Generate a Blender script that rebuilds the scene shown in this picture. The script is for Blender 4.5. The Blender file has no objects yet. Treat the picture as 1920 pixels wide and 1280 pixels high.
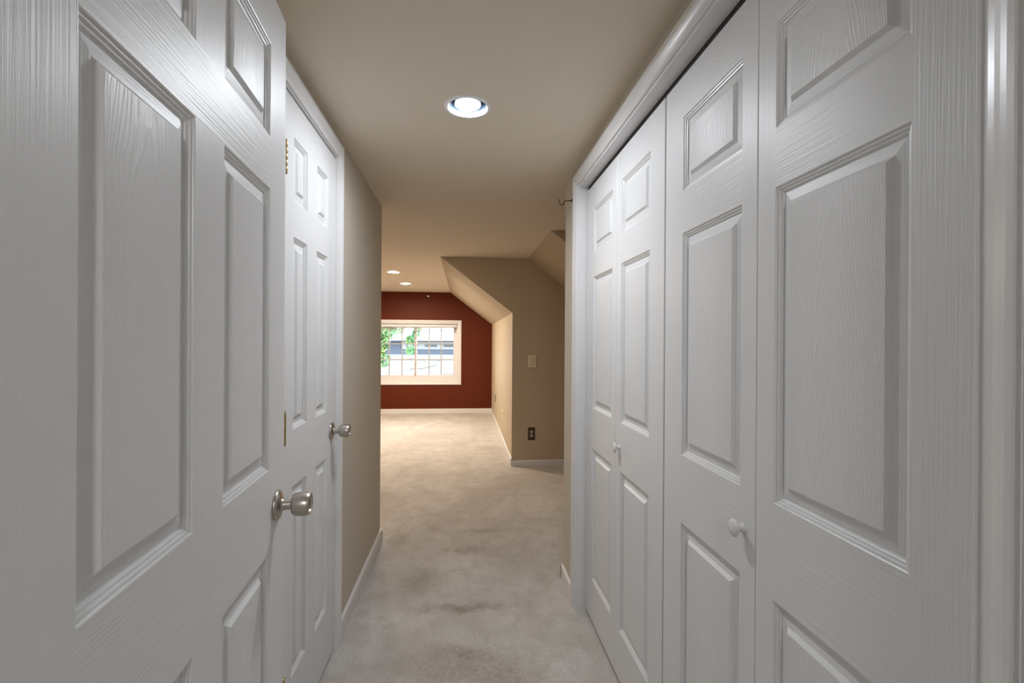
import bpy, math, random
from mathutils import Matrix, Vector
random.seed(4)
S = bpy.context.scene
COL = S.collection
PI = math.pi

# ------------------------------------------------------------------ camera
F_PX = 913.34
ya, pi_, ro = math.radians(5.6187), math.radians(-0.0642), math.radians(0.3619)
right0 = Vector((math.cos(ya), -math.sin(ya), 0)); fwd0 = Vector((math.sin(ya), math.cos(ya), 0)); zz = Vector((0, 0, 1))
fwd = fwd0*math.cos(pi_) + zz*math.sin(pi_); up0 = zz*math.cos(pi_) - fwd0*math.sin(pi_)
rt = right0*math.cos(ro) + up0*math.sin(ro); up = up0*math.cos(ro) - right0*math.sin(ro)
cam = bpy.data.cameras.new('camera'); cam.sensor_width = 36; cam.lens = F_PX/1920*36; cam.clip_start = .02
co = bpy.data.objects.new('camera', cam); COL.objects.link(co); S.camera = co
M = Matrix((( rt.x, up.x, -fwd.x, 0), (rt.y, up.y, -fwd.y, 0), (rt.z, up.z, -fwd.z, 1.293), (0, 0, 0, 1)))
co.matrix_world = M

# ------------------------------------------------------------------ world, exposure, lamps
S.view_settings.view_transform = 'Standard'; S.view_settings.look = 'None'
S.view_settings.gamma = 1; S.view_settings.use_curve_mapping = False
S.view_settings.exposure = 0.32
w = bpy.data.worlds.new('overcast_sky'); S.world = w; w.use_nodes = True
bgn = w.node_tree.nodes['Background']; bgn.inputs[0].default_value = (.86, .94, 1, 1); bgn.inputs[1].default_value = 13.0

def point_lamp(name, loc, power, color, r=.03):
    l = bpy.data.lights.new(name, 'POINT'); l.energy = power; l.color = color; l.shadow_soft_size = r
    o = bpy.data.objects.new(name, l); o.location = loc; COL.objects.link(o); return o
HALL = (.008, 1.794); FAR1 = (-.888, 6.23); FAR2 = (-.882, 7.46); FAR_FILL = (-.893, 4.78)
C = 2.149                                   # ceiling height
point_lamp('back_fill_light', (.05, -1.3, C-.20), 26, (.97, .98, 1), .10)  # added fill light for the hall, from behind the camera
pl = bpy.data.lights.new('window_portal', 'AREA'); pl.shape = 'RECTANGLE'; pl.size = 1.4; pl.size_y = .9
pl.cycles.is_portal = True
po = bpy.data.objects.new('window_portal', pl); po.location = (-.855, 8.86, 1.09); po.rotation_euler = (-PI/2, 0, 0); COL.objects.link(po)

# ------------------------------------------------------------------ materials
def mat(name, color, rough=.6, metal=0, spec=.5, build=None):
    m = bpy.data.materials.new(name); m.use_nodes = True
    nt = m.node_tree; b = nt.nodes['Principled BSDF']
    b.inputs['Base Color'].default_value = (*color, 1); b.inputs['Roughness'].default_value = rough
    b.inputs['Metallic'].default_value = metal; b.inputs['Specular IOR Level'].default_value = spec
    if build: build(nt, b)
    return m
def N(nt, t, **k):
    n = nt.nodes.new(t)
    for a, v in k.items(): setattr(n, a, v)
    return n
def coords(nt, scale, kind='Object', loc=(0, 0, 0)):
    tc = N(nt, 'ShaderNodeTexCoord'); mp = N(nt, 'ShaderNodeMapping')
    mp.inputs['Scale'].default_value = scale; mp.inputs['Location'].default_value = loc
    nt.links.new(tc.outputs[kind], mp.inputs[0]); return mp.outputs[0]
def noise(nt, vec, scale=1, detail=3, dist=0, rough=.5):
    n = N(nt, 'ShaderNodeTexNoise'); n.inputs['Scale'].default_value = scale; n.inputs['Detail'].default_value = detail
    n.inputs['Distortion'].default_value = dist; n.inputs['Roughness'].default_value = rough
    nt.links.new(vec, n.inputs['Vector']); return n.outputs['Fac']
def math_(nt, op, a, b=0.0, c=None):
    n = N(nt, 'ShaderNodeMath', operation=op)
    for i, v in enumerate((a, b, c)):
        if v is None: continue
        if isinstance(v, (int, float)): n.inputs[i].default_value = v
        else: nt.links.new(v, n.inputs[i])
    return n.outputs[0]
def bump(nt, b, h, dist, strength=1.0):
    n = N(nt, 'ShaderNodeBump'); n.inputs['Distance'].default_value = dist; n.inputs['Strength'].default_value = strength
    nt.links.new(h, n.inputs['Height']); nt.links.new(n.outputs[0], b.inputs['Normal'])
def mixcol(nt, fac, a, b):
    n = N(nt, 'ShaderNodeMix', data_type='RGBA')
    nt.links.new(fac, n.inputs[0]) if not isinstance(fac, float) else None
    for i, v in ((6, a), (7, b)):
        if isinstance(v, tuple): n.inputs[i].default_value = (*v, 1)
        else: nt.links.new(v, n.inputs[i])
    return n.outputs[2]
def maprange(nt, v, a, b, c=0.0, d=1.0):
    n = N(nt, 'ShaderNodeMapRange'); nt.links.new(v, n.inputs[0])
    for i, x in enumerate((a, b, c, d)): n.inputs[i+1].default_value = x
    return n.outputs[0]

GRAIN = .0006
def grain_v(nt, b):
    h = noise(nt, coords(nt, (260, 60, 5)), 1, 3, .4)
    h2 = noise(nt, coords(nt, (90, 30, 1.6)), 1, 2, .6)
    fine = noise(nt, coords(nt, (500, 500, 260)), 1, 1)
    t = math_(nt, 'MULTIPLY_ADD', h2, .7, h); t = math_(nt, 'MULTIPLY_ADD', fine, .22, t)
    bump(nt, b, t, GRAIN)
def grain_h(nt, b):
    h = noise(nt, coords(nt, (5, 60, 260)), 1, 3, .4)
    h2 = noise(nt, coords(nt, (1.6, 30, 90)), 1, 2, .6)
    fine = noise(nt, coords(nt, (260, 500, 500)), 1, 1)
    t = math_(nt, 'MULTIPLY_ADD', h2, .7, h); t = math_(nt, 'MULTIPLY_ADD', fine, .22, t)
    bump(nt, b, t, GRAIN)
def grain_p(nt, b):            # cathedral grain in the middle, straight towards the edges
    tc = N(nt, 'ShaderNodeTexCoord'); sp = N(nt, 'ShaderNodeSeparateXYZ'); nt.links.new(tc.outputs['Object'], sp.inputs[0])
    x, z = sp.outputs[0], sp.outputs[2]
    wob = noise(nt, coords(nt, (9, 9, 2.2)), 1, 2)
    xx = math_(nt, 'ADD', x, math_(nt, 'MULTIPLY_ADD', wob, .05, -.025))
    q = math_(nt, 'MULTIPLY', math_(nt, 'MULTIPLY', xx, xx), 2600)
    v = math_(nt, 'MULTIPLY_ADD', z, 26.0, q)
    v = math_(nt, 'MULTIPLY_ADD', noise(nt, coords(nt, (60, 60, 12)), 1, 3), 3.0, v)
    s = math_(nt, 'SINE', math_(nt, 'MULTIPLY', v, 3.6))
    s = math_(nt, 'MULTIPLY', math_(nt, 'POWER', math_(nt, 'MULTIPLY_ADD', s, .5, .5), 4.0), .5)
    h = noise(nt, coords(nt, (260, 60, 5)), 1, 3, .4)
    t = math_(nt, 'MULTIPLY_ADD', h, .8, s)
    t = math_(nt, 'MULTIPLY_ADD', noise(nt, coords(nt, (500, 500, 260)), 1, 1), .22, t)
    bump(nt, b, t, GRAIN)
WHITE = (.70, .70, .70)
M_V = mat('white_paint_vertical_grain', WHITE, .42, spec=.32, build=grain_v)
M_H = mat('white_paint_horizontal_grain', WHITE, .42, spec=.32, build=grain_h)
M_P = mat('white_paint_panel_grain', WHITE, .42, spec=.32, build=grain_p)
M_S = mat('white_paint_smooth', WHITE, .35)
def trimb(nt, b): bump(nt, b, noise(nt, coords(nt, (60, 60, 60)), 1, 2), .00012)
M_T = mat('white_trim_paint', (.72, .715, .71), .30, build=trimb)
def trimy(nt, b):
    trimb(nt, b)
    tc = N(nt, 'ShaderNodeTexCoord'); sp = N(nt, 'ShaderNodeSeparateXYZ'); nt.links.new(tc.outputs['Object'], sp.inputs[0])
    wob = noise(nt, coords(nt, (30, 30, 30)), 1, 2)
    y = math_(nt, 'MULTIPLY_ADD', wob, .03, sp.outputs[1])
    a = maprange(nt, y, 1.36, 1.355); z = maprange(nt, sp.outputs[2], 2.078, 2.080)
    f = math_(nt, 'MULTIPLY', math_(nt, 'MULTIPLY', a, z), .55)
    nt.links.new(mixcol(nt, f, (.72, .715, .71), (.58, .53, .42)), b.inputs['Base Color'])
M_TY = mat('white_trim_with_bare_patch', (.72, .715, .71), .30, build=trimy)
def wallb(nt, b): bump(nt, b, noise(nt, coords(nt, (130, 130, 130)), 1, 2), .0006)
M_W = mat('wall_paint_warm_light', (.50, .405, .285), .62, spec=.3, build=wallb)  # warm light of the far room put into the wall colour
M_WH = mat('wall_paint_cool_light', (.55, .49, .40), .62, spec=.3, build=wallb)  # same wall paint, greyer: the cool hall light put into its colour
M_C = mat('beige_ceiling_paint', (.73, .64, .52), .75, spec=.25, build=wallb)
M_R = mat('brick_red_wall_paint', (.105, .016, .003), .55, spec=.22, build=wallb)
M_BW = mat('back_room_paint', (.70, .68, .63), .7)
M_BB = mat('baseboard_paint', (.72, .70, .69), .35)
M_DARK = mat('closet_darkness', (.10, .095, .09), .9)  # closet darkness put into the wall colour, keeps the door gaps black

def carpet(nt, b):
    tc = N(nt, 'ShaderNodeTexCoord'); sp = N(nt, 'ShaderNodeSeparateXYZ'); nt.links.new(tc.outputs['Object'], sp.inputs[0])
    base = (.47, .435, .40)
    big = noise(nt, coords(nt, (2.6, 2.0, 1)), 1, 4, .5, .6)
    col = mixcol(nt, maprange(nt, big, .35, .70), (.72, .68, .635), (.53, .485, .44))
    pil = noise(nt, coords(nt, (130, 130, 130)), 1, 3)
    col = mixcol(nt, math_(nt, 'MULTIPLY', maprange(nt, pil, .35, .65), .55), col, (.40, .365, .335))
    nt.nodes[-1].name
    mid = noise(nt, coords(nt, (11, 9, 9)), 1, 5, .3, .65)
    col = mixcol(nt, math_(nt, 'MULTIPLY', maprange(nt, mid, .45, .72), .45), col, (.36, .315, .275))
    # soiled spots: x, y, radius x, radius y, strength
    st = [(.02, 2.37, .20, .03, .8), (.03, 3.03, .12, .06, .7), (.14, 3.32, .16, .05, .6), (-.23, 2.65, .13, .16, .5),
          (.03, 2.02, .10, .05, .55), (-.14, 1.97, .2, .12, .35), (.06, 1.88, .22, .14, .28), (.1, 1.72, .12, .08, .35), (.16, 1.50, .1, .05, .6), (.18, 1.88, .1, .1, .35),
          (.45, 4.4, .25, .3, .25), (.30, 2.42, .08, .05, .25), (-.42, 3.25, .05, .2, .45)]
    wn = N(nt, 'ShaderNodeTexNoise'); wn.inputs['Scale'].default_value = 9; wn.inputs['Detail'].default_value = 4
    nt.links.new(tc.outputs['Object'], wn.inputs['Vector'])
    sw = N(nt, 'ShaderNodeSeparateColor'); nt.links.new(wn.outputs['Color'], sw.inputs[0])
    px = math_(nt, 'MULTIPLY_ADD', sw.outputs[0], .22, math_(nt, 'ADD', sp.outputs[0], -.11))
    py = math_(nt, 'MULTIPLY_ADD', sw.outputs[1], .16, math_(nt, 'ADD', sp.outputs[1], -.08))
    acc = None
    for x, y, rx, ry, k in st:
        a = math_(nt, 'MULTIPLY', math_(nt, 'SUBTRACT', px, x), 1/rx); a = math_(nt, 'MULTIPLY', a, a)
        c = math_(nt, 'MULTIPLY', math_(nt, 'SUBTRACT', py, y), 1/ry); c = math_(nt, 'MULTIPLY_ADD', c, c, a)
        g = math_(nt, 'MULTIPLY', math_(nt, 'EXPONENT', math_(nt, 'MULTIPLY', c, -1.0)), k)
        acc = g if acc is None else math_(nt, 'ADD', acc, g)
    mott = maprange(nt, noise(nt, coords(nt, (45, 45, 45)), 1, 4, 0, .7), .32, .68, .35, 1.15)
    acc = math_(nt, 'MINIMUM', math_(nt, 'MULTIPLY', acc, mott), .8)
    col = mixcol(nt, acc, col, (.25, .19, .13))
    nt.links.new(col, b.inputs['Base Color'])
    h = math_(nt, 'MULTIPLY_ADD', noise(nt, coords(nt, (18, 18, 18)), 1, 3), .8, noise(nt, coords(nt, (420, 420, 420)), 1, 2))
    bump(nt, b, h, .004, .8)
    b.inputs['Sheen Weight'].default_value = .15
M_CARPET = mat('soiled_beige_carpet', (.5, .46, .42), .95, spec=.1, build=carpet)
def brushed(nt, b): bump(nt, b, noise(nt, coords(nt, (30, 900, 30)), 1, 2), .00006)
M_NICKEL = mat('satin_nickel', (.50, .455, .41), .33, 1, build=brushed)
def brassb(nt, b):
    nt.links.new(mixcol(nt, noise(nt, coords(nt, (120, 120, 90)), 1, 3), (.28, .19, .07), (.58, .43, .20)), b.inputs['Base Color'])
M_BRASS = mat('aged_brass', (.5, .38, .2), .32, 1, build=brassb)
M_HOOK = mat('dark_bronze', (.10, .06, .035), .35, .9)
M_KNOBW = mat('white_ceramic_paint', (.68, .67, .65), .25)
M_CANW = mat('white_enamel_ring', (.85, .85, .86), .3)
M_REFL = mat('can_reflector', (.030, .040, .056), .5, .0, .08)
def emis(name, c, s):
    m = mat(name, c, .4); b = m.node_tree.nodes['Principled BSDF']
    b.inputs['Emission Color'].default_value = (*c, 1); b.inputs['Emission Strength'].default_value = s; return m
M_BULB = emis('hall_bulb_glass', (.88, .93, 1), 430)
M_BULBF = emis('far_bulb_glass', (1, .85, .67), 1700)
M_BULB_FILL = emis('fill_bulb_glass', (1, .84, .64), 500)
M_BULBG = mat('bulb_side_glass', (.55, .60, .70), .3)
M_DOME = emis('fill_dome_glass', (1, .97, .92), 3)
M_PLATE = mat('ivory_plastic', (.78, .66, .47), .4)
M_PLATE2 = mat('ivory_plastic_dim', (.50, .41, .28), .4)
M_BRN = mat('brown_metal_plate', (.085, .05, .03), .3, .5)
M_GREYP = mat('grey_receptacle', (.40, .37, .34), .4)
M_BLK = mat('black_slot', (.015, .012, .01), .6)
M_VINYL = mat('white_window_vinyl', (.74, .73, .75), .4)
M_MUNT = mat('grey_muntin', (.45, .44, .43), .4)
M_SLAT = mat('shaded_blind_slats', (.36, .31, .28), .5)  # shadow lines between the white slats put into their colour
M_CORD = mat('brown_blind_cord', (.30, .17, .12), .8)
def glassb(nt, b):
    out = nt.nodes['Material Output']; tr = N(nt, 'ShaderNodeBsdfTransparent'); gl = N(nt, 'ShaderNodeBsdfGlossy'); gl.inputs['Roughness'].default_value = .02
    fr = N(nt, 'ShaderNodeFresnel'); fr.inputs[0].default_value = 1.45; mx = N(nt, 'ShaderNodeMixShader')
    nt.links.new(fr.outputs[0], mx.inputs[0]); nt.links.new(tr.outputs[0], mx.inputs[1]); nt.links.new(gl.outputs[0], mx.inputs[2])
    nt.links.new(mx.outputs[0], out.inputs[0])
M_GLASS = mat('window_glass', (1, 1, 1), build=glassb)
def shingle(nt, b):
    br = N(nt, 'ShaderNodeTexBrick'); br.inputs['Scale'].default_value = 1; br.inputs['Brick Width'].default_value = .3; br.inputs['Row Height'].default_value = .13
    br.inputs['Mortar Size'].default_value = .012
    br.inputs['Color1'].default_value = (.040, .043, .048, 1); br.inputs['Color2'].default_value = (.032, .034, .038, 1); br.inputs['Mortar'].default_value = (.024, .024, .027, 1)
    nt.links.new(coords(nt, (1, 1, 1)), br.inputs['Vector']); nt.links.new(br.outputs['Color'], b.inputs['Base Color'])
M_SHIN = mat('grey_roof_shingles', (.3, .3, .3), .9, build=shingle)
def siding(nt, b):
    wv = N(nt, 'ShaderNodeTexWave', wave_type='BANDS', bands_direction='Z', wave_profile='SAW'); wv.inputs['Scale'].default_value = 1.6
    nt.links.new(coords(nt, (1, 1, 1)), wv.inputs['Vector']); bump(nt, b, wv.outputs['Fac'], .02)
M_SID = mat('blue_grey_siding', (.060, .076, .108), .8, build=siding)
M_FAS = mat('white_fascia', (.20, .21, .22), .6)
M_EAVE = mat('pale_metal_roof', (.042, .050, .058), .5)
M_HWIN = mat('grey_house_glass', (.05, .065, .08), .2)
M_BARK = mat('tree_bark', (.09, .06, .04), .9)
def leafc(nt, b):
    oi = noise(nt, coords(nt, (3, 3, 3)), 1, 3)
    nt.links.new(mixcol(nt, maprange(nt, oi, .35, .65), (.15, .24, .07), (.06, .17, .075)), b.inputs['Base Color'])
M_LEAF = mat('green_leaves', (.1, .2, .04), .6, build=leafc)
M_LAWN = mat('lawn', (.06, .12, .03), .95)

# ------------------------------------------------------------------ mesh helper
class MB:
    def __init__(s): s.v, s.f, s.m = [], [], []
    def quad(s, pts, mi=0):
        n = len(s.v); s.v += [tuple(p) for p in pts]; s.f.append(tuple(range(n, n+len(pts)))); s.m.append(mi)
    def box(s, x0, x1, y0, y1, z0, z1, mi=0):
        n = len(s.v); s.v += [(x, y, z) for z in (z0, z1) for y in (y0, y1) for x in (x0, x1)]
        for f in ((0, 2, 3, 1), (4, 5, 7, 6), (0, 1, 5, 4), (2, 6, 7, 3), (0, 4, 6, 2), (1, 3, 7, 5)):
            s.f.append(tuple(n+i for i in f)); s.m.append(mi)
        return s
    def prism(s, poly, axis, a, b, mi=0):
        """poly in the two other axes (in order), extruded a..b along axis"""
        def P(p, t):
            l = list(p); l.insert(axis, t); return tuple(l)
        n = len(s.v); k = len(poly)
        s.v += [P(p, a) for p in poly] + [P(p, b) for p in poly]
        s.f.append(tuple(n+i for i in range(k))); s.m.append(mi)
        s.f.append(tuple(n+k+i for i in reversed(range(k)))); s.m.append(mi)
        for i in range(k):
            j = (i+1) % k; s.f.append((n+i, n+k+i, n+k+j, n+j)); s.m.append(mi)
        return s
    def lathe(s, prof, n=48, origin=(0, 0, 0), axis=2, mi=0, cap=True):
        """prof: (r, h) list along axis"""
        o = len(s.v)
        for r, h in prof:
            for i in range(n):
                a = 2*PI*i/n; c, d = r*math.cos(a), r*math.sin(a)
                p = {2: (c, d, h), 1: (c, h, d), 0: (h, c, d)}[axis]
                s.v.append(tuple(p[k]+origin[k] for k in range(3)))
        for j in range(len(prof)-1):
            for i in range(n):
                a = o+j*n+i; b = o+j*n+(i+1) % n; s.f.append((a, b, b+n, a+n)); s.m.append(mi)
        if cap:
            for j in (0, len(prof)-1):
                if prof[j][0] > 1e-5: s.f.append(tuple(o+j*n+i for i in range(n))); s.m.append(mi)
        return s
    def tube(s, pts, r, n=12, mi=0):
        o = len(s.v); pts = [Vector(p) for p in pts]
        for k, p in enumerate(pts):
            t = (pts[min(k+1, len(pts)-1)]-pts[max(k-1, 0)]).normalized()
            a = t.orthogonal() if k == 0 else (prev - t*prev.dot(t)); a.normalize(); prev = a; b = t.cross(a)
            for i in range(n):
                q = p + (a*math.cos(2*PI*i/n)+b*math.sin(2*PI*i/n))*r; s.v.append(tuple(q))
        for k in range(len(pts)-1):
            for i in range(n):
                a = o+k*n+i; b = o+k*n+(i+1) % n; s.f.append((a, b, b+n, a+n)); s.m.append(mi)
        s.f.append(tuple(o+i for i in range(n))); s.m.append(mi)
        s.f.append(tuple(o+(len(pts)-1)*n+i for i in range(n))); s.m.append(mi)
        return s
    def build(s, name, mats, parent=None, smooth=None, origin=None, bevel=0):
        import bmesh
        me = bpy.data.meshes.new(name)
        vs = s.v if origin is None else [tuple(v[k]-origin[k] for k in range(3)) for v in s.v]
        me.from_pydata(vs, [], s.f)
        for mm in (mats if isinstance(mats, (list, tuple)) else [mats]): me.materials.append(mm)
        for p, i in zip(me.polygons, s.m): p.material_index = i
        bm = bmesh.new(); bm.from_mesh(me)
        bmesh.ops.remove_doubles(bm, verts=bm.verts, dist=1e-6)
        bmesh.ops.recalc_face_normals(bm, faces=bm.faces)
        bm.to_mesh(me); bm.free()
        if smooth is not None:
            for p in me.polygons: p.use_smooth = True
            me.set_sharp_from_angle(angle=math.radians(smooth))
        o = bpy.data.objects.new(name, me); COL.objects.link(o)
        if origin is not None: o.location = origin
        if parent: o.parent = parent
        if bevel:
            b = o.modifiers.new('bevel', 'BEVEL'); b.width = bevel; b.segments = 2; b.limit_method = 'ANGLE'
        return o
def tag(o, label=None, cat=None, group=None, kind=None):
    if label: o['label'] = label
    if cat: o['category'] = cat
    if group: o['group'] = group
    if kind: o['kind'] = kind
    return o
def struct(o, label=None, cat=None): return tag(o, label, cat, None, 'structure')
def empty(name, loc, rz=0, parent=None):
    o = bpy.data.objects.new(name, None); o.empty_display_size = .05; o.location = loc; o.rotation_euler = (0, 0, rz); COL.objects.link(o)
    if parent: o.parent = parent
    return o

# ------------------------------------------------------------------ setting: floor, ceiling, walls
XL, XR = -.5295, .544            # hall wall planes
YLE, YRE = 3.188, 2.604          # where the hall walls end
YN, YW = 5.019, 8.742            # nook wall, red window wall
struct(MB().box(-3.4, 2.8, -2.9, YW, -.12, 0).build('floor', M_CARPET), 'beige cut pile carpet with brown soiled patches down the hall', 'floor')

def ceiling(name, x0, x1, y0, y1, holes, lab):
    b = MB(); cells = []; h = .16
    ys = [y0]
    for hx, hy, r in sorted(holes, key=lambda q: q[1]): ys += [hy-h, hy+h]
    ys.append(y1)
    for i in range(len(ys)-1):
        a, c = ys[i], ys[i+1]
        if i % 2 == 0: b.quad([(x0, a, C), (x0, c, C), (x1, c, C), (x1, a, C)])
        else:
            hx, hy, r = sorted(holes, key=lambda q: q[1])[i//2]
            b.quad([(x0, a, C), (x0, c, C), (hx-h, c, C), (hx-h, a, C)]); b.quad([(hx+h, a, C), (hx+h, c, C), (x1, c, C), (x1, a, C)])
            n = 48; o = len(b.v)
            for k in range(n):
                t = 2*PI*k/n; cx, cy = math.cos(t), math.sin(t); q = h/max(abs(cx), abs(cy))
                b.v.append((hx+cx*q, hy+cy*q, C)); b.v.append((hx+cx*r, hy+cy*r, C))
            for k in range(n):
                j = (k+1) % n; b.f.append((o+2*k, o+2*j, o+2*j+1, o+2*k+1)); b.m.append(0)
            # square corners
            for sx in (-1, 1):
                for sy in (-1, 1): pass
    b.box(x0, x1, y0, y1, C+.30, C+.34)
    # rim that closes the void above the ceiling
    b.box(x0-.02, x0, y0, y1, C+.002, C+.34); b.box(x1, x1+.02, y0, y1, C+.002, C+.34)
    b.box(x0, x1, y0-.02, y0, C+.002, C+.34); b.box(x0, x1, y1, y1+.02, C+.002, C+.34)
    return struct(b.build(name, M_C), lab, 'ceiling')
ceiling('ceiling', -3.3, 2.7, .26, 3.714, [(HALL[0], HALL[1], .074)], 'flat beige ceiling over the hall with the bright recessed lamp')
ceiling('ceiling', -3.3, .6597, 3.714, YN, [(FAR_FILL[0], FAR_FILL[1], .07)], 'flat beige ceiling between hall and window room')
ceiling('ceiling', -1.462, -.248, YN, YW, [(FAR1[0], FAR1[1], .07), (FAR2[0], FAR2[1], .07)], 'flat ceiling strip of the window room with two small lamps')
struct(MB().box(-1.7, 1.7, -2.9, .26, C, C+.1).build('ceiling', M_BW), 'ceiling of the room behind the camera', 'ceiling')
# sloped ceilings, each a wedge under the roof
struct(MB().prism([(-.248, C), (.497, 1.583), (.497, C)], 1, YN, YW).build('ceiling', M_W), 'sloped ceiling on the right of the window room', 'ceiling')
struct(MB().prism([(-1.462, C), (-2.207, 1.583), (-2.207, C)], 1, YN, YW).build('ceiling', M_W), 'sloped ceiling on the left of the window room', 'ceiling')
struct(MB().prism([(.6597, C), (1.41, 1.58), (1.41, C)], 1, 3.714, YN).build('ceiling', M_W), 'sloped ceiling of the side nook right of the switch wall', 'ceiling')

b = MB()
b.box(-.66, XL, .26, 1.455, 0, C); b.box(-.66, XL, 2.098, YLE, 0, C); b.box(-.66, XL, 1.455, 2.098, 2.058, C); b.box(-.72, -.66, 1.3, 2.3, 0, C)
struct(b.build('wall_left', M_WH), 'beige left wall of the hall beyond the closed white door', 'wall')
struct(MB().box(-3.4, -.66, YLE-.12, YLE, 0, C).build('wall_left_return', M_WH), 'wall turning left at the end of the hall', 'wall')
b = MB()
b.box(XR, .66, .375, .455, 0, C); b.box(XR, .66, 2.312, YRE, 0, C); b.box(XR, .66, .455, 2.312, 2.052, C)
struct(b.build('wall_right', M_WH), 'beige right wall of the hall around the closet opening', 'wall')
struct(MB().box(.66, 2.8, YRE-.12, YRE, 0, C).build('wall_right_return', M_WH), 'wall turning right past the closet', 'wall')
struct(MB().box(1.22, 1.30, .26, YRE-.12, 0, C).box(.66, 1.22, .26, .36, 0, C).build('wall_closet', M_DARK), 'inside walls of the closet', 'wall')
b = MB(); b.box(-.66, -.40, .26, .375, 0, C); b.box(.53, .66, .26, .375, 0, C); b.box(-.40, .53, .26, .375, 2.075, C)
b.box(-1.7, -.66, .16, .26, 0, C); b.box(.66, 1.7, .16, .26, 0, C)
struct(b.build('wall_entry', M_BW), 'wall with the doorway the camera stands in', 'wall')
b = MB(); b.box(-1.8, -1.7, -2.9, .26, 0, C); b.box(1.7, 1.8, -2.9, .26, 0, C); b.box(-1.8, 1.8, -3.0, -2.9, 0, C)
struct(b.build('wall_back', M_BW), 'walls of the room behind the camera', 'wall')
# far room
WX0, WX1, WZ0, WZ1 = -1.606, -.105, .565, 1.597       # window opening
b = MB(); T = .14
b.box(-2.3, WX0, YW, YW+T, 0, C+.35); b.box(WX1, .6, YW, YW+T, 0, C+.35); b.box(WX0, WX1, YW, YW+T, 0, WZ0); b.box(WX0, WX1, YW, YW+T, WZ1, C+.35)
struct(b.build('wall_far', M_R), 'brick red end wall around the window', 'wall')
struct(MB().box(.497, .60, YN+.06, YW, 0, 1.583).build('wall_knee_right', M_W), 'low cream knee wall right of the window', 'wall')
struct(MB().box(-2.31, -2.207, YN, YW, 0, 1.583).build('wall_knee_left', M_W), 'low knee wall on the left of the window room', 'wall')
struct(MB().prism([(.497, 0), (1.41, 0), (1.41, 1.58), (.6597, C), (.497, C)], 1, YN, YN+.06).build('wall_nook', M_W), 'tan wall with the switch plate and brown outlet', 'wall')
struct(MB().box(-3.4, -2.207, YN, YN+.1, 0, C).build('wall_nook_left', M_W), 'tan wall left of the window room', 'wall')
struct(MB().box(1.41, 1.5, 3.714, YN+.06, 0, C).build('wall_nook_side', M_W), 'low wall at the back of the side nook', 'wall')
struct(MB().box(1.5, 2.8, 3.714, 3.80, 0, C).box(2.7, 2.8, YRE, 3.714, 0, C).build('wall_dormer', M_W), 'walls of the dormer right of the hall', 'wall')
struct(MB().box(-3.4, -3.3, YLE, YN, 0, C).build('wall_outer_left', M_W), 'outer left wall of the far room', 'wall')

# baseboards
BH, BT = .082, .013
def bbprof(b, a0, a1, along, plane, sgn, h=BH, t=BT):
    """baseboard with a rounded top: along = 1 runs in y on an x plane, 0 runs in x on a y plane"""
    pr = [(plane, 0), (plane+sgn*t, 0), (plane+sgn*t, h-.012), (plane+sgn*t*.85, h-.005), (plane+sgn*t*.45, h), (plane, h)]
    if along == 1: b.prism(pr, 1, a0, a1)
    else: b.prism(pr, 0, a0, a1)
b = MB(); bbprof(b, 2.14, YLE+BT, 1, XL, 1); bbprof(b, -3.3, XL+BT, 0, YLE, 1)
struct(b.build('baseboard_left', M_BB), 'white baseboard along the left hall wall', 'baseboard')
b = MB(); bbprof(b, 2.358, YRE+BT, 1, XR, -1); bbprof(b, XR-BT, 2.7, 0, YRE, 1)
struct(b.build('baseboard_right', M_BB), 'short white baseboard past the closet casing', 'baseboard')
b = MB(); bbprof(b, -2.207, .497, 0, YW, -1)
struct(b.build('baseboard_far', M_BB), 'white baseboard under the red wall', 'baseboard')
b = MB(); bbprof(b, YN-BT, YW-BT, 1, .497, -1)
struct(b.build('baseboard_knee', M_BB), 'white baseboard along the right knee wall', 'baseboard')
b = MB(); bbprof(b, .497, 1.41, 0, YN, -1, .058)
struct(b.build('baseboard_nook', M_BB), 'white baseboard under the brown outlet', 'baseboard')

# ------------------------------------------------------------------ door casings
# profile of colonial casing: (distance from the inner edge, projection from the wall)
CAS = [(0, 0), (0, .008), (.002, .0095), (.006, .0095), (.0075, .008), (.012, .0085), (.020, .0105), (.028, .0135), (.036, .0160), (.044, .0172), (.047, .0172), (.0485, .0158), (.051, .0158), (.053, .0165), (.056, .0150), (.057, .012), (.057, 0)]
def casing(b, plane, sgn, y0, y1, ztop, w=.057, zb=0, mi=0):
    """three sided mitred casing round an opening y0..y1 on an x plane, opening top ztop"""
    k = w/.057
    rings = []
    for d, p in CAS:
        d *= k; x = plane+sgn*p
        rings.append([(x, y0-d, zb), (x, y0-d, ztop+d), (x, y1+d, ztop+d), (x, y1+d, zb)])
    for i in range(len(rings)-1):
        for j in range(3):
            b.quad([rings[i][j], rings[i][j+1], rings[i+1][j+1], rings[i+1][j]], mi)
    for j in (0, 3): b.quad([r[j] for r in rings], mi)
OY0, OY1, OZ = .468, 2.300, 2.031         # closet opening inside the jambs
b = MB(); casing(b, XR, -1, OY0-.004, OY1+.004, OZ+.010, .056)
b.box(XR-.001, .66, OY1, OY1+.018, 0, OZ+.015); b.box(XR-.001, .66, OY0-.018, OY0, 0, OZ+.015); b.box(XR-.001, .66, OY0, OY1, OZ, OZ+.015)
struct(b.build('trim_1', M_TY), 'white moulded casing and jambs round the bifold closet opening', 'door trim')
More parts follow.
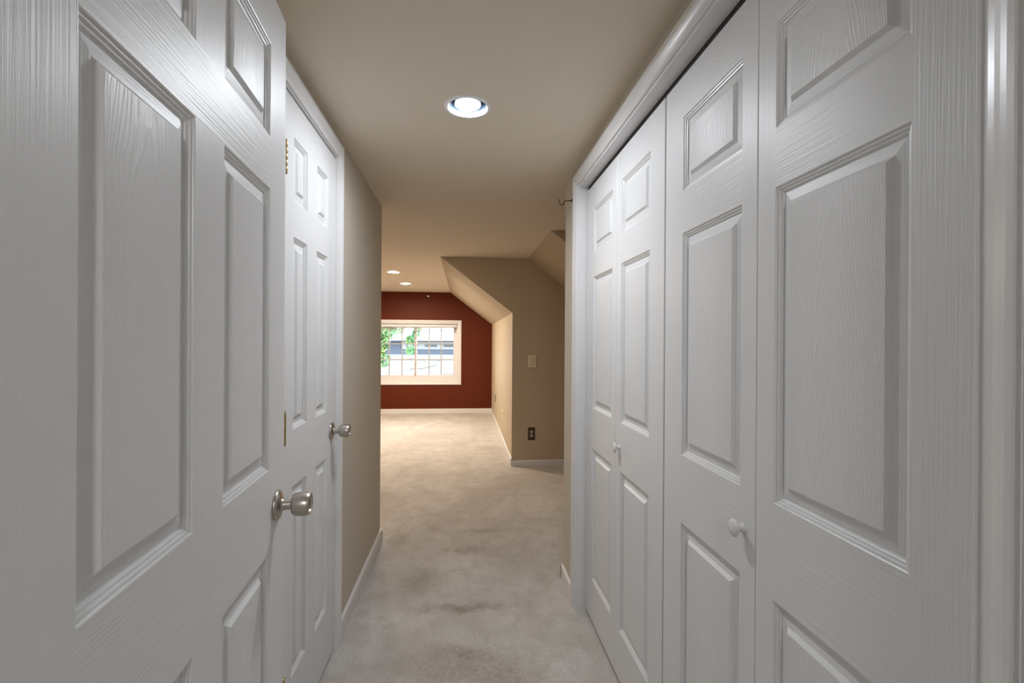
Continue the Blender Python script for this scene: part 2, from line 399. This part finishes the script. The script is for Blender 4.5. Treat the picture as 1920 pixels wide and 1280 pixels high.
# bifold track, deep in the head
tk = empty('bifold_track', (.605, 1.384, OZ)); tag(tk, 'dark metal bifold track recessed above the closet doors', 'door track')
tb = MB().box(-.016, -.0135, -.90, .90, -.014, 0).box(.0135, .016, -.90, .90, -.014, 0).box(-.016, .016, -.90, .90, -.002, 0).build('rail', M_BLK, tk)
for yy in (-.87, -.50, .50, .87): MB().lathe([(.006, -.021), (.006, -.003)], 12, (0, yy, 0)).build('pivot', M_NICKEL, tk)

DY0, DY1 = 1.4825, 2.0805
b = MB(); casing(b, XL, 1, DY0-.004, DY1+.004, 2.052)
b.box(-.66, XL+.001, DY0-.017, DY0, 0, 2.06); b.box(-.66, XL+.001, DY1, DY1+.017, 0, 2.06); b.box(-.66, XL+.001, DY0, DY1, 2.046, 2.06)
struct(b.build('trim_2', M_T), 'white moulded casing round the closed door on the left', 'door trim')
b = MB()
b.box(-.40, -.372, .26, .375, 0, 2.06); b.box(.505, .53, .26, .375, 0, 2.06); b.box(-.372, .505, .26, .375, 2.055, 2.075)
struct(b.build('trim_3', M_T), 'white jamb of the entry doorway', 'door trim')

# ------------------------------------------------------------------ panelled doors
STICK = [(0, 0), (.0012, -.0004), (.0022, -.0014), (.0026, -.0032), (.0034, -.0033), (.0058, -.0036), (.0072, -.0046), (.0078, -.0064), (.0086, -.0066), (.0110, -.0070), (.0124, -.0082), (.0130, -.0100), (.0150, -.0108)]
FIELD = [(.0150, -.0108), (.0165, -.0104), (.0335, -.0078), (.0405, -.0016), (.0415, -.0012)]
def rect_ring(u0, u1, z0, z1, t, y): return [(u0+t, y, z0+t), (u1-t, y, z0+t), (u1-t, y, z1-t), (u0+t, y, z1-t)]
def slab(W, z0, z1, cols, rows, th=.035):
    b = MB(); c = .0018
    u0, u1 = cols[0][0], cols[-1][1]
    b.quad([(c, 0, z0+c), (u0, 0, z0+c), (u0, 0, z1-c), (c, 0, z1-c)], 0)
    b.quad([(u1, 0, z0+c), (W-c, 0, z0+c), (W-c, 0, z1-c), (u1, 0, z1-c)], 0)
    zs = [z0+c] + [q for r in rows for q in r] + [z1-c]
    for i in range(0, len(zs), 2): b.quad([(u0, 0, zs[i]), (u1, 0, zs[i]), (u1, 0, zs[i+1]), (u0, 0, zs[i+1])], 1)
    for a, d in zip(cols[:-1], cols[1:]):
        for r in rows: b.quad([(a[1], 0, r[0]), (d[0], 0, r[0]), (d[0], 0, r[1]), (a[1], 0, r[1])], 0)
    for a in cols:
        for r in rows:
            rg = [rect_ring(a[0], a[1], r[0], r[1], t, y) for t, y in STICK]
            for i in range(len(rg)-1):
                for j in range(4):
                    k = (j+1) % 4; b.quad([rg[i][j], rg[i][k], rg[i+1][k], rg[i+1][j]], 2)
    o = [(0, -c, z0), (W, -c, z0), (W, -c, z1), (0, -c, z1)]; q = [(c, 0, z0+c), (W-c, 0, z0+c), (W-c, 0, z1-c), (c, 0, z1-c)]; k_ = [(x, -th, z) for x, y, z in o]
    for j in range(4):
        k = (j+1) % 4; b.quad([o[j], o[k], q[k], q[j]], 2); b.quad([o[j], o[k], k_[k], k_[j]], 2)
    b.quad(k_, 2)
    return b
def panels(parent, cols, rows):
    for a in cols:
        for r in rows:
            b = MB(); rg = [rect_ring(a[0], a[1], r[0], r[1], t, y) for t, y in FIELD]
            for i in range(len(rg)-1):
                for j in range(4):
                    k = (j+1) % 4; b.quad([rg[i][j], rg[i][k], rg[i+1][k], rg[i+1][j]], 0 if i > 2 else (1 if j % 2 else 2))
            b.quad(rg[-1], 0)
            bk = rect_ring(a[0], a[1], r[0], r[1], .0150, -.018)
            for j in range(4):
                k = (j+1) % 4; b.quad([rg[0][j], rg[0][k], bk[k], bk[j]], 0)
            b.quad(bk, 0)
            b.build('panel', [M_P, M_V, M_H], parent, origin=((a[0]+a[1])/2, 0, (r[0]+r[1])/2))
def fixnormals(o): pass

def passage_knob(parent, u, z, rot=0):
    k = empty('door_knob', (u, 0, z), 0, parent)
    # rose, neck, knob, thumb turn: all along +y
    o = MB().lathe([(.0325, 0), (.0335, .002), (.0330, .005), (.0300, .0085), (.022, .0105), (.0145, .0130), (.0125, .0165)], 56, axis=1).build('rose', M_NICKEL, k, smooth=40)
    MB().lathe([(.0125, .0160), (.0118, .024), (.0118, .034)], 40, axis=1).build('neck', M_NICKEL, k, smooth=40)
    b = MB().lathe([(.0125, .0340), (.0165, .0342), (.0205, .0352), (.0232, .0375), (.0250, .042), (.0262, .048), (.0268, .054), (.0266, .061), (.0258, .067), (.0245, .0722), (.0236, .0735), (.0222, .0735), (.0205, .0715), (.0195, .0685), (.010, .0675), (0.0, .0673)], 64, axis=1, cap=False)
    b.build('knob', M_NICKEL, k, smooth=40)
    b = MB().box(-.0024, .0024, .066, .0745, -.011, .011); b.build('thumb_turn', M_NICKEL, k, bevel=.0008)
    return k
def hinge(parent, u, z):
    h = empty('hinge', (u, 0, z), 0, parent)
    b = MB()
    b.lathe([(.004, -.051), (.0062, -.0495), (.0062, -.047)], 20, (.004, .0085, 0))
    for i in range(5):
        z0 = -.0465+i*.0187; b.lathe([(.0058, z0), (.0064, z0+.0008), (.0064, z0+.0172), (.0058, z0+.0180)], 24, (.004, .0085, 0))
    b.lathe([(.0062, .0475), (.0062, .0495), (.003, .052)], 20, (.004, .0085, 0))
    b.build('barrel', M_BRASS, h, smooth=40)
    MB().box(-.004, .003, .0004, .006, -.0465, .0465).build('hinge_leaf', M_BRASS, h)
    return h

ROWS6 = [(.235, .833), (1.012, 1.615), (1.725, 1.925)]
# door_1: the entry door, swung open against the left side
AO = math.radians(4.2682)
def sixpanel(name, loc, rz, W, cols, label, knob_u, knob_z, hinges, hu):
    o = slab(W, .012, 2.04, cols, ROWS6).build(name, [M_V, M_H, M_S]); o.location = loc; o.rotation_euler = (0, 0, rz)
    struct(o, label, 'door')
    panels(o, cols, ROWS6)
    passage_knob(o, knob_u, knob_z)
    for z in hinges: hinge(o, hu, z)
    return o
sixpanel('door_1', (-.4223, 1.1972, 0), -PI/2+AO, .806, [(.110, .349), (.451, .692)], 'large white six panel door standing open in the left foreground', .056, .921, [], .81)
sixpanel('door_2', (-.5315, 2.078, 0), -PI/2, .592, [(.115, .255), (.361, .497)], 'closed white six panel door with brass hinges in the left wall', .054, .927, [1.828, 1.032, .25], .592)

# door_3, door_4: the two bifold pairs of the closet. each leaf is half a six panel door
LW = .454; ROWSB = [(.205, .805), (.987, 1.588), (1.700, 1.902)]
def leaf(parent, y, wide_near, knob=False, rz=0):
    cols = [(.113, .397)] if wide_near else [(.056, .340)]
    g = .0016
    l = slab(LW-2*g, .018, 2.015, [(cols[0][0]-g, cols[0][1]-g)], ROWSB, .030).build('door_leaf', [M_V, M_H, M_S], parent)
    l.location = (0, y+g, 0); l.rotation_euler = (0, 0, PI/2+rz)
    panels(l, [(cols[0][0]-g, cols[0][1]-g)], ROWSB)
    return l
def mush(parent, u, z):
    k = MB().lathe([(.0100, 0), (.0098, .002), (.0072, .006), (.0066, .013), (.0085, .0175), (.0150, .0195), (.0180, .0225), (.0186, .0255), (.0172, .0290), (.0120, .0320), (.005, .0333), (0, .0335)], 40, axis=1, cap=False).build('cabinet_knob', M_KNOBW, parent, smooth=50)
    k.location = (u, 0, z); k.scale = (1, .76, 1); return k
YF = 2.294
d3 = empty('door_3', (.587, YF-2*LW, 0)); struct(d3, 'farther closed pair of white bifold closet doors on the right', 'door')
leaf(d3, LW, False)                       # far leaf: wide stile at the far jamb
l2 = leaf(d3, 0.001, True)
mush(l2, LW-.052, .893)
d4 = empty('door_4', (.587, YF-4*LW, 0)); struct(d4, 'nearer closed pair of white bifold closet doors in the right foreground', 'door')
l3 = leaf(d4, LW-.004, False)
mush(l3, .044, .903)
leaf(d4, -.002, True)

# ------------------------------------------------------------------ recessed lamps
def can(x, y, r, bulbm, label, cat='ceiling light', group=None):
    t = empty('recessed_light', (x, y, C)); tag(t, label, cat, group)
    k = r/.074
    MB().lathe([(.0715*k, .004), (.0715*k, -.0030), (.0725*k, -.0042), (.076*k, -.0044), (.084*k, -.0032), (.0868*k, -.001), (.0868*k, 0), (.0760*k, .0005)], 64, cap=False).build('trim_ring', M_CANW, t, smooth=40)
    MB().lathe([(.0722*k, .003), (.070*k, .02), (.064*k, .06), (.055*k, .10), (.03*k, .115), (0, .116)], 56, cap=False).build('reflector', M_REFL, t, smooth=40)
    b = MB().lathe([(0, -.003), (.020*k, -.0022), (.034*k, .0005), (.0435*k, .0055), (.0465*k, .0090)], 48, cap=False)
    b.lathe([(.0465*k, .0090), (.0475*k, .018), (.042*k, .036), (.026*k, .055), (.016*k, .075), (.014*k, .112)], 48, cap=False, mi=1).build('bulb', [bulbm, M_BULBG], t, smooth=60)
    return t
can(HALL[0], HALL[1], .074, M_BULB, 'large bright recessed ceiling lamp with white ring over the hall')
can(FAR1[0], FAR1[1], .070, M_BULBF, 'small warm recessed ceiling lamp, nearer of the far pair', group='small warm recessed lamps of the far room')
can(FAR2[0], FAR2[1], .070, M_BULBF, 'small warm recessed ceiling lamp, nearest the red wall', group='small warm recessed lamps of the far room')
can(FAR_FILL[0], FAR_FILL[1], .070, M_BULB_FILL, 'added warm fill lamp out of view behind the end of the left hall wall', group='small warm recessed lamps of the far room')  # added lamp, unseen, brightens the far room
# added unseen lamp behind the camera, fills the hall with light
t = empty('back_fill_lamp', (.05, -1.3, C)); tag(t, 'added flush fill lamp, unseen behind the camera', 'ceiling light')
MB().lathe([(.14, 0), (.145, -.01), (.14, -.025), (.12, -.028)], 40).build('base', M_CANW, t, smooth=40)
MB().lathe([(.10, -.028), (.095, -.05), (.07, -.075), (.03, -.09), (0, -.093)], 40, cap=False).build('fill_lamp_shade', M_DOME, t, smooth=60)

# ------------------------------------------------------------------ window
b = MB()
cw = .058
rings = []
for d, p in CAS:
    y = YW-p
    rings.append([(WX0-d, y, WZ0-d), (WX1+d, y, WZ0-d), (WX1+d, y, WZ1+d), (WX0-d, y, WZ1+d)])
for i in range(len(rings)-1):
    for j in range(4):
        k = (j+1) % 4; b.quad([rings[i][j], rings[i][k], rings[i+1][k], rings[i+1][j]])
win = b.build('window_1', M_VINYL); struct(win, 'white framed sliding window with square grid panes in the red wall', 'window')
b = MB(); e = .012
b.box(WX0, WX0+e, YW, YW+.13, WZ0, WZ1); b.box(WX1-e, WX1, YW, YW+.13, WZ0, WZ1); b.box(WX0+e, WX1-e, YW, YW+.13, WZ0, WZ0+e); b.box(WX0+e, WX1-e, YW, YW+.13, WZ1-e, WZ1)
b.box(WX0+e, WX1-e, YW+.06, YW+.13, WZ0+e, .645); b.box(WX0+e, WX0+.035, YW+.06, YW+.13, .645, WZ1-e); b.box(WX1-.035, WX1-e, YW+.06, YW+.13, .645, WZ1-e); b.box(WX0+.035, WX1-.035, YW+.06, YW+.13, 1.54, WZ1-e)
b.build('window_frame', M_VINYL, win)
def sash(xa, xb, y):
    z0, z1 = .645, 1.545; s = MB(); f = .030
    s.box(xa, xa+f, y, y+.025, z0, z1); s.box(xb-f, xb, y, y+.025, z0, z1); s.box(xa+f, xb-f, y, y+.025, z0, z0+f); s.box(xa+f, xb-f, y, y+.025, z1-f, z1)
    so = s.build('sash', M_VINYL, win, bevel=.002)
    m = MB(); ia, ib, iz0, iz1 = xa+f, xb-f, z0+f, z1-f
    for i in (1, 2):
        x = ia+(ib-ia)*i/3; m.box(x-.009, x+.009, y+.008, y+.017, iz0, iz1)
    for z in (.947, 1.231): m.box(ia, ib, y+.0085, y+.0165, z-.009, z+.009)
    m.build('muntin_grid', M_MUNT, so)
    MB().box(ia, ib, y+.011, y+.014, iz0, iz1).build('pane', M_GLASS, so)
sash(-1.571, -.845, YW+.070); sash(-.868, -.160, YW+.098)
MB().box(-.166, -.140, YW+.075, YW+.125, .645, 1.545).build('window_frame', M_VINYL, win)
# blind pulled up
bl = empty('window_blind', (-.855, YW+.034, 1.580)); tag(bl, 'white slatted blind pulled up at the top of the window', 'blind')
MB().box(-.73, .73, -.022, .026, -.052, -.006).build('headrail', M_VINYL, bl, bevel=.003)
for i in range(5):
    z = -.060-i*.0072; dz = .004*math.sin(i*1.7)
    MB().prism([(-.73, z), (.70, z-.003+dz), (.70, z+.0005+dz), (-.73, z+.0035)], 1, -.012, .014).build('slat', M_SLAT, bl)
MB().prism([(-.73, -.112), (.70, -.116), (.70, -.105), (-.73, -.101)], 1, -.013, .015).build('bottom_rail', M_VINYL, bl, bevel=.002)
pts = [(.0+.004*math.sin(i*.9)-.006, -.018-.003*math.cos(i*.8), -.10-i*.035) for i in range(23)]
MB().tube(pts, .0032, 8).build('cord', M_CORD, bl)
MB().lathe([(.003, 0), (.008, -.006), (.009, -.03), (.004, -.038)], 16, pts[-1]).build('cord_tassel', M_CORD, bl)

# small white oval disc high on the red wall
o = MB().lathe([(.0, .0), (.022, .001), (.024, .004), (.024, .009)], 32, axis=1, cap=False).build('oval_disc', M_VINYL); o.location = (-.637, YW-.009, 2.076); o.scale = (1, 1, .55)
tag(o, 'tiny white oval disc high on the red wall above the window', 'wall hook')

# ------------------------------------------------------------------ wall plates
def plate(name, label, cat, W, H, pm, kind, loc, rz, rm):
    t = empty(name, loc, rz); tag(t, label, cat)                   # local -y is the front
    b = MB(); w2, h2 = W/2, H/2
    rg = [[(-w2, 0, -h2), (w2, 0, -h2), (w2, 0, h2), (-w2, 0, h2)], [(-w2, -.002, -h2), (w2, -.002, -h2), (w2, -.002, h2), (-w2, -.002, h2)], [(-w2+.006, -.0065, -h2+.006), (w2-.006, -.0065, -h2+.006), (w2-.006, -.0065, h2-.006), (-w2+.006, -.0065, h2-.006)]]
    for i in range(2):
        for j in range(4):
            k = (j+1) % 4; b.quad([rg[i][j], rg[i][k], rg[i+1][k], rg[i+1][j]])
    b.quad(rg[2]); b.quad(rg[0]); b.build('cover_plate', pm, t)
    if kind == 'switch':
        MB().box(-.018, .018, -.0085, -.006, -.032, .032).build('frame_insert', M_PLATE2, t, bevel=.001)
        MB().box(-.0125, .0125, -.0095, -.008, -.026, .026).build('rocker', pm, t, bevel=.001)
        MB().prism([(-.0095, -.006), (-.019, .005), (-.016, .009), (-.0095, .006)], 0, -.005, .005).build('toggle', M_PLATE2, t)
        for s in (-1, 1): MB().lathe([(.003, -.0078), (.003, -.006)], 12, (0, 0, s*.046), axis=1).build('screw', M_PLATE2, t)
    else:
        for s in (-1, 1):
            r = MB().prism([(.0165*max(-1, min(1, 1.25*math.cos(a*PI/12))), .0145*math.sin(a*PI/12)+s*.0195) for a in range(24)], 1, -.0085, -.006).build('receptacle', rm, t)
            for dx, hh in ((-.0062, .0045), (.0062, .0036)): MB().box(dx-.0012, dx+.0012, -.0089, -.0082, s*.0195+.002-hh, s*.0195+.002+hh).build('slot', M_BLK, r)
            MB().lathe([(.0022, -.0089), (.0022, -.0082)], 12, (0, 0, s*.0195-.0085), axis=1).build('slot', M_BLK, r)
        MB().lathe([(.003, -.0080), (.003, -.006)], 12, (0, 0, 0), axis=1).build('screw', rm, t)
    return t
plate('switch_plate', 'ivory light switch plate on the tan nook wall', 'light switch', .082, .126, M_PLATE, 'switch', (.7095, YN, 1.082), 0, M_PLATE)
plate('wall_outlet', 'brown metal outlet plate on the tan nook wall below the switch', 'outlet', .075, .132, M_BRN, 'outlet', (.703, YN, .331), 0, M_GREYP)
plate('wall_outlet', 'dark outlet on the knee wall, farther one near the red wall', 'outlet', .072, .118, M_BRN, 'outlet', (.497, 7.651, .392), -PI/2, M_GREYP)
plate('wall_outlet', 'ivory outlet on the knee wall, nearer one', 'outlet', .072, .118, M_PLATE, 'outlet', (.497, 6.168, .357), -PI/2, M_PLATE2)

# curtain hook on the wall end past the closet
hk = empty('wall_hook', (XR, 2.447, 2.011)); tag(hk, 'small dark metal hook high on the wall end beside the closet casing', 'hook')
MB().lathe([(.0, 0), (.009, -.0005), (.009, -.003), (.004, -.005)], 20, axis=0, cap=False).build('back_plate', M_HOOK, hk)
pts = [(-.002, 0, 0), (-.02, 0, -.001), (-.036, 0, -.003), (-.041, 0, -.007)] + [(-.0525+.0115*math.cos(a), 0, -.012+.012*math.sin(a)) for a in [(-10-18*i)/180*PI for i in range(10)]] + [(-.066, 0, -.004), (-.067, 0, .002)]
MB().tube(pts, .0028, 10).build('hook_arm', M_HOOK, hk, smooth=60)
MB().lathe([(0, .005), (.003, .004), (.0032, .001), (.002, -.001)], 12, (-.067, 0, 0)).build('hook_tip', M_HOOK, hk, smooth=60)

# ------------------------------------------------------------------ outside the window
struct(MB().box(-30, 30, YW+.3, 60, -3.2, -3.0).build('ground', M_LAWN), 'lawn outside far below the window', 'ground')
hs = empty('neighbour_house', (2.0, 22, -3)); tag(hs, 'blue grey neighbouring house with white window band seen through the window', 'house')
MB().box(-6.2, 8, 0, 6, 0, 4.32).build('wall', M_SID, hs)
MB().prism([(-.6, 4.30), (-.6, 4.42), (1.8, 4.86), (1.8, 4.74)], 0, -6.6, 8.4).build('roof', M_EAVE, hs)
MB().box(-6.6, 8.4, -.72, -.6, 4.28, 4.46).build('gutter', M_FAS, hs)
MB().box(-6.9, -6.2, -.05, 2.0, 3.5, 4.2).build('corner_board', M_FAS, hs)
for i in range(4):
    x = -4.3+i*.83
    f = MB().box(x-.42, x+.42, -.06, -.0, 3.90, 4.24).build('window', M_FAS, hs)
    MB().box(x-.27, x+.27, -.075, -.06, 4.00, 4.14).build('pane', M_HWIN, f)
rf = empty('garage', (-1.5, 16.6, -3)); tag(rf, 'low grey shingled roof with fallen twigs just outside the window', 'roof')
MB().prism([(-3.6, 2.35), (-3.6, 2.47), (3.4, 3.72), (3.4, 3.60)], 0, -6, 6).build('roof', M_SHIN, rf)
MB().box(-5.6, 5.6, -3.2, 3.2, 0, 2.3).build('wall', M_SID, rf)
rb = MB()
rnd = random.Random(8)
for i in range(16):
    x = rnd.uniform(-1.2, 2.6); y = rnd.uniform(-2.5, 2.6); z = lambda yy: 2.49+(yy+3.6)*.1786
    p = [(x, y, z(y)+.01)]
    a = rnd.uniform(-.5, .9)
    for k in range(4):
        x += .13*math.cos(a); y += .3*math.sin(a); a += rnd.uniform(-.6, .6); p.append((x, y, z(y)+.02))
    rb.tube(p, .014, 5)
tw = rb.build('twigs', M_BARK); tw.location = (-1.5, 16.6, -3)
tag(tw, 'thin bare twigs lying on the grey shingled roof outside', 'twigs', kind='stuff')
tr = empty('tree', (-2.6, 11.0, -3)); tag(tr, 'bright green leafy tree on the left beyond the window', 'tree')
MB().tube([(0, 0, 0), (.05, .05, 1.5), (-.03, .1, 3.0), (.15, 0, 4.6)], .13, 12).build('trunk', M_BARK, tr)
tb = MB()
for br in range(9):
    a = rnd.uniform(0, 2*PI); l = rnd.uniform(.8, 1.7); z = rnd.uniform(4.3, 5.4)
    tb.tube([(0, .1, z-.5), (l*.5*math.cos(a), l*.5*math.sin(a), z), (l*math.cos(a), l*math.sin(a), z+.25)], .025, 6)
tb.build('branch', M_BARK, tr)
lf = MB()
cl = [(rnd.gauss(-.1, .6), rnd.gauss(0, .25), rnd.uniform(3.9, 6.2), rnd.uniform(.22, .38)) for _ in range(26)]
cl += [(rnd.uniform(.62, .92), rnd.uniform(-.1, .2), 3.85+.06*k, .17) for k in range(20)] + [(rnd.uniform(.8, 1.65), rnd.uniform(-.1, .2), rnd.uniform(4.45, 5.1), .13) for k in range(14)] + [(1.42, 0, 4.07, .10), (1.40, .1, 4.30, .10), (1.52, 0, 4.42, .10)]
for cx, cy, cz, r in cl:
    for _ in range(int(900*r*(.6+r))+60):
        v = Vector((rnd.gauss(0, 1), rnd.gauss(0, 1), rnd.gauss(0, 1))).normalized()*r*rnd.uniform(.5, 1.1)
        n = Vector((rnd.gauss(0, 1), rnd.gauss(0, 1), rnd.gauss(0, 1))).normalized(); u = n.orthogonal().normalized(); q = n.cross(u); s = rnd.uniform(.022, .04)
        c = Vector((cx, cy, cz))+v
        lf.quad([c-u*s*1.5, c-q*s*.6, c+u*s*1.5, c+q*s*.6])
import bmesh as _b
me = bpy.data.meshes.new('foliage'); me.from_pydata(lf.v, [], lf.f); me.materials.append(M_LEAF)
fo = bpy.data.objects.new('foliage', me); COL.objects.link(fo); fo.parent = tr; fo['kind'] = 'stuff'
